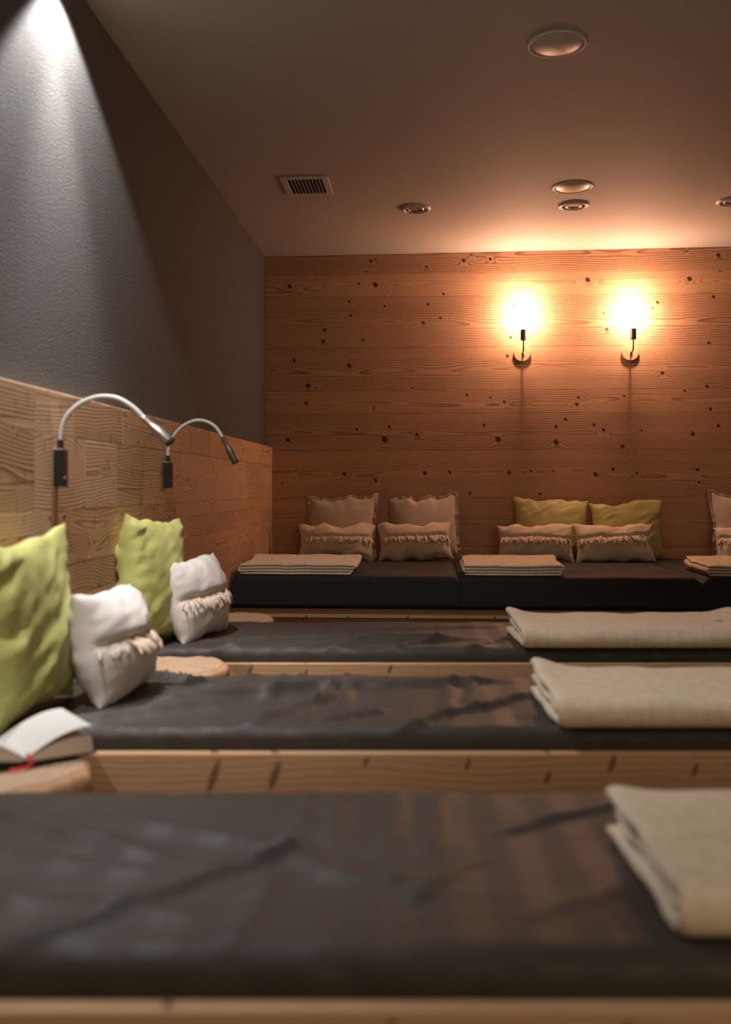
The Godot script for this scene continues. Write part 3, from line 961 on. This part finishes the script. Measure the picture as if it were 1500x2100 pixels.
# A thick soft sheet that follows a line of (across, up) points, drawn out along x.
func folded(line: PackedVector2Array, thick: float, length: float, seed_: float, lift: float, droop: float) -> Array:
	var n := line.size()
	var out := PackedVector2Array()
	var inn := PackedVector2Array()
	for i in n:
		var t := (line[mini(i + 1, n - 1)] - line[maxi(i - 1, 0)]).normalized()
		var nn := Vector2(-t.y, t.x) * thick / 2.0
		var k := 0.55 if i in [0, n - 1] else 1.0
		out.append(line[i] + nn * k)
		inn.append(line[i] - nn * k)
	var ring := out.duplicate()
	for i in n: ring.append(inn[n - 1 - i])
	var m := ring.size()
	var nx := 44
	var v := PackedVector3Array()
	var uv := PackedVector2Array()
	var f := PackedInt32Array()
	for i in nx + 1:
		var q := float(i) / nx
		var x := length * (0.5 - 0.5 * cos(q * PI) if i < 3 or i > nx - 3 else q)
		if i < 3: x = [0.0, 0.004, 0.014][i]
		elif i > nx - 3: x = length - [0.0, 0.004, 0.014][nx - i]
		else: x = lerpf(0.014, length - 0.014, float(i - 2) / (nx - 4))
		var slim: float = [0.35, 0.8, 1.0][mini(2, mini(i, nx - i))]
		for k in m:
			var mate := (2 * n - 1 - k)
			var c := (ring[k] + ring[mate]) / 2.0
			var p := c + (ring[k] - c) * slim
			var soft := Vector3(0.010 * na.get_noise_3d(p.x * 5.0, p.y * 20.0, seed_), 0.007 * na.get_noise_3d(x * 4.0, p.x * 6.0, seed_ + 9.0) * clampf(p.y / 0.03, 0.0, 1.0), 0.006 * na.get_noise_3d(x * 5.0, p.y * 9.0, seed_ + 20.0))
			var up := clampf(p.y / 0.05, 0.0, 1.0)
			var rise := lift * exp(-pow(x / 0.055, 2)) * clampf(0.45 - p.x * 3.0, 0.15, 1.0) * up
			rise += droop * exp(-pow((length - x) / 0.07, 2)) * up
			v.append(Vector3(x - length / 2.0, p.y + rise, p.x) + soft)
			uv.append(Vector2(x, float(k) / m))
	for i in nx:
		for k in m:
			var a := i * m + k
			var b := i * m + (k + 1) % m
			f.append_array([a, b, b + m, a, b + m, a + m])
	for e in [0, nx]:
		for k in n - 1:
			var a: int = e * m + k
			var b: int = e * m + k + 1
			var c: int = e * m + 2 * n - 2 - k
			var d: int = e * m + 2 * n - 1 - k
			if e == 0: f.append_array([a, d, c, a, c, b])
			else: f.append_array([a, c, d, a, b, c])
	return [v, f, uv]

func arc(c: Vector2, r: float, a0: float, a1: float, n: int) -> PackedVector2Array:
	var o := PackedVector2Array()
	for i in n + 1: o.append(c + Vector2(cos(lerpf(a0, a1, float(i) / n)), sin(lerpf(a0, a1, float(i) / n))) * r)
	return o

func wrap_line(half: float, h: float, th: float, back_over: float) -> PackedVector2Array:   # under, round the near edge, back over the top
	var l := PackedVector2Array()
	var r := (h - th) / 2.0
	for i in 9: l.append(Vector2(lerpf(-half, half - r, i / 9.0), th / 2.0))
	l.append_array(arc(Vector2(half - r, h / 2.0), r, -PI / 2, PI / 2, 10))
	for i in range(1, 10): l.append(Vector2(lerpf(half - r, -half + 0.012, i / 9.0), h - th / 2.0 + 0.010 * i / 9.0))
	l.append_array(arc(Vector2(-half + 0.012, h + 0.010 - th / 2.0 - 0.012), 0.012, PI / 2, PI / 2 + back_over, 4))
	return l

func blanket(where: Vector3, turn: float, length: float, half: float, seed_: float, lift: float, droop: float, layers: int, label: String, group: String) -> Node3D:
	var t := thing("folded_blanket", where, turn)
	tag(t, label, "blanket", group)
	var th := 0.020
	var h := 0.062
	var a := folded(wrap_line(half, h, th, 1.2), th, length, seed_, lift, droop)
	put("outer_fold", solid(a[0], a[1], a[2]), M.fleece, t)
	var l := PackedVector2Array()
	for i in 16: l.append(Vector2(lerpf(-half - 0.004, half - 0.022, i / 15.0), h / 2.0))
	a = folded(l, 0.017, length - 0.012, seed_, lift, droop)
	put("inner_fold", solid(a[0], a[1], a[2]), M.fleece, t)
	return t

# Blanket folded in a zigzag, its rounded folds to one side: drawn out in depth.
func stacked_blanket(where: Vector3, turn: float, depth: float, half: float, seed_: float, label: String, group: String) -> void:
	var t := thing("folded_blanket", where, turn)
	tag(t, label, "blanket", group)
	var th := 0.013
	var g := 0.0145
	var l := PackedVector2Array()
	for k in 4:
		var y := th / 2.0 + k * g
		var e := half - 0.02 * absf(k - 1.5)
		for i in 13:
			var q := i / 12.0
			l.append(Vector2(lerpf(-half + g, e, q) if k % 2 == 0 else lerpf(e, -half + g, q), y))
		if k < 3:
			var right := k % 2 == 0
			var ar := arc(Vector2(e if right else -half + g, y + g / 2.0), g / 2.0, -PI / 2, PI / 2 if right else -PI * 1.5, 6)
			for i in range(1, 6): l.append(ar[i])
	var a := folded(l, th, depth, seed_, 0.0, 0.020)
	put("fold", solid(a[0], a[1], a[2]), M.fleece, t)

func blankets() -> void:
	var g := "cream blankets on the daybeds"
	blanket(from_view(0.74, BED + 0.001, 1.305), YAW, 0.76, 0.17, 3.0, 0.008, 0.0, 2, "cream folded blanket on the nearest mattress, at lower right corner", g)
	blanket(from_view(0.80, BED + 0.001, 2.305), YAW, 0.78, 0.175, 14.0, 0.024, 0.0, 2, "cream folded blanket with open layered end, on the middle daybed", g)
	var b := blanket(from_view(0.905, BED + 0.001, 3.365), YAW, 0.80, 0.18, 25.0, 0.022, 0.02, 2, "cream folded blanket with dark label, on the farthest daybed", g)
	var q := put("care_label", cbox(Vector3(-0.012, 0, -0.003), Vector3(0.012, 0.003, 0.003), 0.001), M.label, b, Vector3(0.285, 0.066, 0.02))
	q.rotation.y = -0.5
	var g2 := "folded blankets along the front of the bench"
	stacked_blanket(Vector3(-0.665, SEAT + 0.002, -5.31), PI / 2, 0.46, 0.305, 35.0, "folded blanket on the bench beside the headboard corner", g2)
	stacked_blanket(Vector3(0.445, SEAT + 0.002, -5.31), PI / 2, 0.46, 0.26, 46.0, "folded blanket on the bench before the two olive cushions", g2)
	stacked_blanket(Vector3(1.690, SEAT + 0.002, -5.33), PI / 2, 0.46, 0.28, 57.0, "folded blanket on the bench at the right edge of picture", g2)

# ------------------------------------------------------------------ log stools, book

func stumps() -> void:
	var spec := [
		[-0.722, 1.905, 0.180, 0.408, 1.0, "debarked log stool with rough rim carrying the open book"],
		[-0.600, 2.985, 0.186, 0.412, 2.0, "pale debarked log stool behind the white cushion, between two daybeds"],
		[-0.562, 4.085, 0.184, 0.412, 3.0, "log stool mostly hidden behind the farthest mattress, only its top rim seen"],
	]
	for s in spec:
		var o := thing("log_stool", from_view(s[0], 0, s[1]), YAW)
		tag(o, s[5], "stool", "log stools between the daybeds")
		var R: float = s[2]
		var H: float = s[3]
		var v := PackedVector3Array()
		var uv := PackedVector2Array()
		var f := PackedInt32Array()
		var na_ := 72
		var ys := [0.0, 0.1, 0.2, 0.28, 0.34, 0.375, 0.39, 0.398, 0.403]
		for j in ys.size():
			var y: float = ys[j] / 0.403 * (H - 0.004)
			var k := 1.0
			if j >= 6: k = 1.0 - [0.012, 0.045, 0.085][j - 6] * (R / 0.18)
			for i in na_ + 1:
				var a := TAU * (i % na_) / na_
				var rr := shape_r(a, s[4]) * R * (k + (0.03 * na.get_noise_2d(a * 3.0, s[4] * 7.0 + y * 4.0) if j < 8 else 0.0))
				v.append(Vector3(cos(a) * rr, y + (0.006 * na.get_noise_2d(a * 2.0, s[4]) if j > 5 else 0.0), sin(a) * rr))
				uv.append(Vector2(y / 0.9, a * R / 0.8))
		for j in ys.size() - 1:
			for i in na_:
				var a := j * (na_ + 1) + i
				var c := a + na_ + 1
				f.append_array([a, c + 1, a + 1, a, c, c + 1])
		put("trunk", solid(v, f, uv), M.stump_side, o)
		v = PackedVector3Array([Vector3(0, H - 0.002, 0)])
		uv = PackedVector2Array([Vector2.ZERO])
		f = PackedInt32Array()
		for j in range(1, 7):
			for i in na_:
				var a := TAU * i / na_
				var rr := shape_r(a, s[4]) * R * (1.0 - 0.085 * (R / 0.18)) * j / 6.0
				v.append(Vector3(cos(a) * rr, H - 0.003 + 0.006 * na.get_noise_2d(a * 2.0, s[4]) * (j / 6.0), sin(a) * rr))
				uv.append(Vector2(cos(a) * rr, sin(a) * rr))
		for i in na_: f.append_array([0, 1 + (i + 1) % na_, 1 + i])
		for j in 5:
			for i in na_:
				var a := 1 + j * na_ + i
				var b := 1 + j * na_ + (i + 1) % na_
				f.append_array([a, b, b + na_, a, b + na_, a + na_])
		put("cut_face", solid(v, f, uv), M.stump_top, o)

func shape_r(a: float, s: float) -> float:
	return 1.0 + 0.05 * sin(a * 2.0 + s) + 0.03 * sin(a * 3.0 + s * 2.0) + 0.02 * sin(a * 5.0 + s * 3.0) + 0.012 * sin(a * 11.0 + s)

# Extrude a closed (x, y) outline in z.
func prism(o: PackedVector2Array, z0: float, z1: float) -> ArrayMesh:
	var v := PackedVector3Array()
	var f := PackedInt32Array()
	if Geometry2D.is_polygon_clockwise(o): o.reverse()
	var n := o.size()
	for p in o: v.append(Vector3(p.x, p.y, z1))
	for p in o: v.append(Vector3(p.x, p.y, z0))
	var tri := Geometry2D.triangulate_polygon(o)
	for i in range(0, tri.size(), 3):
		var a := tri[i]
		var b := tri[i + 1]
		var c := tri[i + 2]
		if (o[b] - o[a]).cross(o[c] - o[a]) < 0:
			var s := b
			b = c
			c = s
		f.append_array([a, b, c, n + a, n + c, n + b])
	for i in n:
		var j := (i + 1) % n
		f.append_array([i, n + i, n + j, i, n + j, j])
	return solid(v, f, PackedVector2Array(), false)

func sheet_outline(top: PackedVector2Array, th: float) -> PackedVector2Array:
	var o := top.duplicate()
	for i in top.size(): o.append(top[top.size() - 1 - i] - Vector2(0, th))
	return o

func book() -> void:
	var t := thing("book", Vector3(-0.826, 0.4135, -1.935), deg_to_rad(38))
	tag(t, "open hardback book with white pages and red ribbon, lying on a log stool", "book")
	var D := 0.095
	# boards; the left one is propped up by its thicker pages
	put("cover", prism(PackedVector2Array([Vector2(0.004, 0.001), Vector2(0.142, 0.001), Vector2(0.142, 0.0042), Vector2(0.004, 0.0042)]), -D - 0.004, D + 0.003), M.black, t)
	put("cover", prism(PackedVector2Array([Vector2(-0.002, 0.001), Vector2(-0.002, 0.0045), Vector2(-0.140, 0.0255), Vector2(-0.140, 0.022)]), -D - 0.004, D + 0.003), M.black, t)
	put("spine", prism(PackedVector2Array([Vector2(-0.002, 0.0010), Vector2(0.004, 0.0010), Vector2(0.004, 0.005), Vector2(-0.002, 0.005)]), -D - 0.004, D + 0.003), M.black, t)
	var rt := PackedVector2Array()
	for i in 11:
		var q := i / 10.0
		rt.append(Vector2(0.004 + 0.128 * q, 0.010 + 0.029 * sin(q * PI * 0.62) - 0.004 * q * q))
	var o := rt.duplicate()
	o.append_array([Vector2(0.136, 0.0044), Vector2(0.006, 0.0044)])
	put("page_block", prism(o, -D, D), M.page_edge, t)
	var lt := PackedVector2Array()
	for i in 11:
		var q := i / 10.0
		lt.append(Vector2(0.001 - 0.126 * q, 0.010 + 0.052 * sin(q * PI * 0.55)))
	o = lt.duplicate()
	o.append_array([Vector2(-0.131, 0.0253), Vector2(-0.002, 0.0056)])
	put("page_block", prism(o, -D, D), M.page_edge, t)
	var pg := PackedVector2Array()
	for i in 13:
		var q := i / 12.0
		pg.append(Vector2(0.003 + 0.130 * q, 0.0115 + 0.040 * sin(q * PI * 0.56) + 0.006 * q))
	put("page", prism(sheet_outline(pg, 0.0008), -D, D), M.paper, t)
	pg = PackedVector2Array()
	for i in 13:
		var q := i / 12.0
		pg.append(Vector2(0.002 - 0.127 * q, 0.0118 + 0.0525 * sin(q * PI * 0.55)))
	put("page", prism(sheet_outline(pg, 0.0008), -D, D), M.paper, t)
	var path := PackedVector3Array([Vector3(0.008, 0.018, D - 0.01), Vector3(0.009, 0.017, D + 0.004), Vector3(0.012, 0.008, D + 0.008), Vector3(0.010, 0.000, D + 0.010), Vector3(0.002, -0.0012, D + 0.016), Vector3(-0.014, -0.0012, D + 0.021), Vector3(-0.032, -0.0010, D + 0.022)])
	var v := PackedVector3Array()
	var f := PackedInt32Array()
	for i in path.size():
		var d := (path[mini(i + 1, path.size() - 1)] - path[maxi(i - 1, 0)]).normalized()
		var s := d.cross(Vector3(0.1, 0.6, 0.8)).normalized() * 0.0034
		var nn := s.cross(d).normalized() * 0.0005
		for c in [s + nn, -s + nn, -s - nn, s - nn]: v.append(path[i] + c)
	for i in path.size() - 1:
		for k in 4:
			var a := i * 4 + k
			var b := i * 4 + (k + 1) % 4
			f.append_array([a, b, b + 4, a, b + 4, a + 4])
	put("ribbon", solid(v, f, PackedVector2Array()), M.red, t)

# ------------------------------------------------------------------ lamps and fittings

func smooth_path(p: Array, n: int) -> PackedVector3Array:
	var c := Curve3D.new()
	for i in p.size():
		var a: Vector3 = p[maxi(i - 1, 0)]
		var b: Vector3 = p[mini(i + 1, p.size() - 1)]
		c.add_point(p[i], -(b - a) / 6.0, (b - a) / 6.0)
	var o := PackedVector3Array()
	for i in n + 1: o.append(c.sample_baked(c.get_baked_length() * i / n, true))
	return o

func reading_lamps() -> void:
	var specs := [
		[-2.642, 0.945, 1.047, 0.040, [0.006, 1.072, 0.008, 1.092, 0.017, 1.122, 0.035, 1.148, 0.066, 1.172, 0.100, 1.185, 0.130, 1.1885, 0.162, 1.184, 0.191, 1.170, 0.215, 1.152, 0.237, 1.129], [0.313, 1.066], "steel", "gooseneck reading lamp nearest the viewer, light grey arm above the larger green cushion"],
		[-3.767, 0.941, 1.040, 0.050, [0.012, 1.064, 0.013, 1.090, 0.024, 1.128, 0.048, 1.162, 0.082, 1.187, 0.120, 1.199, 0.157, 1.194, 0.188, 1.177, 0.207, 1.154, 0.220, 1.132], [0.275, 1.041], "bronze", "gooseneck reading lamp farther back, dark head hanging before the headboard end"],
	]
	for s in specs:
		var t := thing("reading_lamp", Vector3(XP, s[1], s[0]))
		tag(t, s[7], "lamp", "gooseneck reading lamps on the headboard")
		var H: float = s[2] - s[1]
		var hw: float = s[3] / 2.0
		put("base_box", cbox(Vector3(0.0002, 0, -hw), Vector3(0.025, H - 0.003, hw), 0.0012), M.black, t)
		put("top_plate", cbox(Vector3(0.0002, H - 0.003, -hw), Vector3(0.025, H, hw), 0.0006), M.plate, t)
		var a: Array = s[4]
		var pts := [Vector3(0.0115, H, 0)]
		for i in range(0, a.size(), 2): pts.append(Vector3(a[i] + 0.004, a[i + 1] - s[1], 0))
		pts[1].x = 0.0115
		pts[2].x = 0.013
		var collar := PackedVector3Array([pts[0], pts[1]])
		put("collar", tube(collar, PackedFloat32Array([0.0085, 0.0085]), 16), M.black, t)
		pts.remove_at(0)
		var path := smooth_path(pts, 44)
		var rad := PackedFloat32Array()
		for i in path.size(): rad.append(0.0064)
		put("flexible_arm", tube(path, rad, 14), M.hose, t)
		var e: Vector3 = pts[pts.size() - 1]
		var tip := Vector3(s[5][0], s[5][1] - s[1], 0.004)
		var hp := PackedVector3Array()
		var hr := PackedFloat32Array()
		for k in [[-0.05, 0.0068], [-0.02, 0.0078], [0.02, 0.0078], [0.26, 0.0082], [0.38, 0.0098], [0.50, 0.0128], [0.62, 0.0146], [0.80, 0.0150], [0.97, 0.0150], [1.0, 0.0142]]:
			hp.append(e.lerp(tip, k[0]))
			hr.append(k[1])
		put("lamp_head", tube(hp, hr, 20), M[s[6]], t)
		put("lamp_rim", tube(PackedVector3Array([tip - (tip - e) * 0.02, tip + (tip - e) * 0.05]), PackedFloat32Array([0.0153, 0.0150]), 20), M.black, t)
		put("switch", tube(PackedVector3Array([Vector3(0.0248, 0.024, 0.004), Vector3(0.0285, 0.024, 0.004)]), PackedFloat32Array([0.0042, 0.0036]), 12), M.chrome if s[6] == "steel" else M.black, t)
	var c := put("cable_cover", cbox(Vector3(0.0002, 0.43, -0.022), Vector3(0.006, 0.944, -0.002), 0.001), M.duct, self, Vector3(XP, 0, -2.612))
	tag(c, "brown upright cable cover strip below the nearest reading lamp", "cable cover")

func sconce(x: float, energy: float, label: String) -> void:
	var t := thing("wall_sconce", Vector3(x, 1.80, ZB))
	tag(t, label, "wall lamp", "bare-bulb sconces on the plank wall")
	var disc := put("base_disc", lathe(PackedVector2Array([Vector2(0.0001, 0.016), Vector2(0.051, 0.016), Vector2(0.0530, 0.014), Vector2(0.0530, 0.0005), Vector2(0.0001, 0.0005)]), 48, false), M.rail, t)
	disc.rotation.x = PI / 2
	put("stem", tube(smooth_path([Vector3(0.0, -0.004, 0.014), Vector3(0, -0.003, 0.060), Vector3(0, 0.004, 0.090), Vector3(0, 0.022, 0.100), Vector3(0, 0.070, 0.100)], 20), PackedFloat32Array([0.0042, 0.0042, 0.0042, 0.0042, 0.0042, 0.0042, 0.0042, 0.0042, 0.0042, 0.0042, 0.0042, 0.0042, 0.0042, 0.0042, 0.0042, 0.0042, 0.0042, 0.0042, 0.0042, 0.0042, 0.0042]), 10), M.black, t)
	put("screw", tube(PackedVector3Array([Vector3(0.008, -0.006, 0.0155), Vector3(0.008, -0.006, 0.024)]), PackedFloat32Array([0.005, 0.004]), 10), M.black, t)
	put("socket", lathe(PackedVector2Array([Vector2(0.0001, 0.137), Vector2(0.0165, 0.137), Vector2(0.0182, 0.135), Vector2(0.0182, 0.072), Vector2(0.0165, 0.069), Vector2(0.0001, 0.069)])), M.bronze, t, Vector3(0, 0, 0.100))
	# long bulb: clear glass over a cage of glowing filaments
	var prof := PackedVector2Array()
	for k in [[0.0001, 0.135], [0.014, 0.135], [0.0145, 0.148], [0.021, 0.162], [0.031, 0.180], [0.0365, 0.200], [0.0380, 0.225], [0.0365, 0.260], [0.032, 0.290], [0.023, 0.312], [0.010, 0.324], [0.0001, 0.326]]: prof.append(Vector2(k[0], k[1]))
	prof.reverse()
	put("bulb_glass", lathe(prof, 32), M.glass, t, Vector3(0, 0, 0.100))
	var fil := PackedVector2Array()
	for k in [[0.0001, 0.305], [0.007, 0.302], [0.012, 0.288], [0.013, 0.180], [0.009, 0.162], [0.0001, 0.152]]: fil.append(Vector2(k[0], k[1]))
	put("bulb_filament", lathe(fil, 20), M.glow, t, Vector3(0, 0, 0.100))
	for y in [0.215, 0.285]:       # the long filament shines along its length
		var l := OmniLight3D.new()
		l.name = "bulb_glow"
		l.light_color = Color(1.0, 0.56, 0.36).linear_to_srgb()
		l.light_energy = energy / 2.0
		l.omni_range = 12.0
		l.omni_attenuation = 2.0
		l.light_size = 0.012
		l.shadow_enabled = true
		l.position = Vector3(0, y, 0.100)
		t.add_child(l, true)

func ceiling_fittings() -> void:
	var sp := [[0.446, -3.427, "large round white ceiling speaker, nearest the viewer"], [0.738, -5.071, "round white ceiling speaker farther back, just before a small spot"]]
	for s in sp:
		var t := thing("ceiling_speaker", Vector3(s[0], ceil_y(s[0]), s[1]))
		t.rotation.z = 0.0079
		tag(t, s[2], "speaker", "round ceiling speakers")
		put("rim", lathe(PackedVector2Array([Vector2(0.0905, 0.0), Vector2(0.0905, -0.003), Vector2(0.0925, -0.0058), Vector2(0.0955, -0.0070), Vector2(0.0990, -0.0062), Vector2(0.1020, -0.0035), Vector2(0.1035, 0.0)]), 72), M.fitting, t)
		put("grille", lathe(PackedVector2Array([Vector2(0.0001, -0.0175), Vector2(0.03, -0.0165), Vector2(0.055, -0.0135), Vector2(0.074, -0.0088), Vector2(0.085, -0.0040), Vector2(0.0895, -0.0010), Vector2(0.0895, 0.0)]), 72), M.fitting, t)
	var sl := [[0.791, -5.398, "unlit recessed ceiling spot directly beyond the farther speaker"], [-0.055, -5.389, "unlit recessed ceiling spot between the air vent and the speaker"], [1.624, -5.397, "unlit recessed ceiling spot cut off by the right edge of picture"]]
	for s in sl:
		var t := thing("ceiling_spot", Vector3(s[0], ceil_y(s[0]), s[1]))
		t.rotation.z = 0.0079
		tag(t, s[2], "ceiling lamp", "unlit recessed ceiling spots")
		put("trim_ring", lathe(PackedVector2Array([Vector2(0.060, 0.0), Vector2(0.060, -0.010), Vector2(0.064, -0.014), Vector2(0.074, -0.013), Vector2(0.081, -0.007), Vector2(0.082, 0.0)]), 56), M.fitting, t)
		put("reflector", lathe(PackedVector2Array([Vector2(0.044, -0.001), Vector2(0.0595, -0.001), Vector2(0.0595, 0.0)]), 40), M.dark, t)
		put("lens_ring", lathe(PackedVector2Array([Vector2(0.0001, -0.0045), Vector2(0.034, -0.0050), Vector2(0.038, -0.0120), Vector2(0.044, -0.0120), Vector2(0.0465, -0.006), Vector2(0.0465, 0.0)]), 48), M.plate if s[0] < 0.5 else M.fitting, t)
	var vt := thing("air_vent", Vector3(-0.592, ceil_y(-0.592), -4.937))
	vt.rotation.z = 0.0079
	tag(vt, "square ceiling air vent with dark slots near the plaster wall", "air vent")
	var q := 0.118
	var r := 0.150
	put("cavity_shade", cbox(Vector3(-q + 0.03, -0.0012, -r + 0.025), Vector3(q - 0.03, 0.0, r - 0.02), 0.0002), M.dark, vt)  # thin dark plate; its colour stands for the shade inside the vent
	put("frame", cbox(Vector3(-q, -0.008, -r), Vector3(-q + 0.032, 0, r), 0.002), M.fitting, vt)
	put("frame", cbox(Vector3(q - 0.032, -0.008, -r), Vector3(q, 0, r), 0.002), M.fitting, vt)
	put("frame", cbox(Vector3(-q + 0.032, -0.008, -r), Vector3(q - 0.032, 0, -r + 0.028), 0.002), M.fitting, vt)
	put("frame", cbox(Vector3(-q + 0.032, -0.008, r - 0.028), Vector3(q - 0.032, 0, r), 0.002), M.fitting, vt)
	for i in 9:
		var x := lerpf(-q + 0.040, q - 0.040, (i + 0.5) / 9.0)
		var sl2 := put("slat", cbox(Vector3(-0.0012, -0.010, -r + 0.029), Vector3(0.0012, -0.0015, r - 0.029), 0.0004), M.fitting, vt, Vector3(x, 0, 0))
		sl2.rotation.z = 0.35
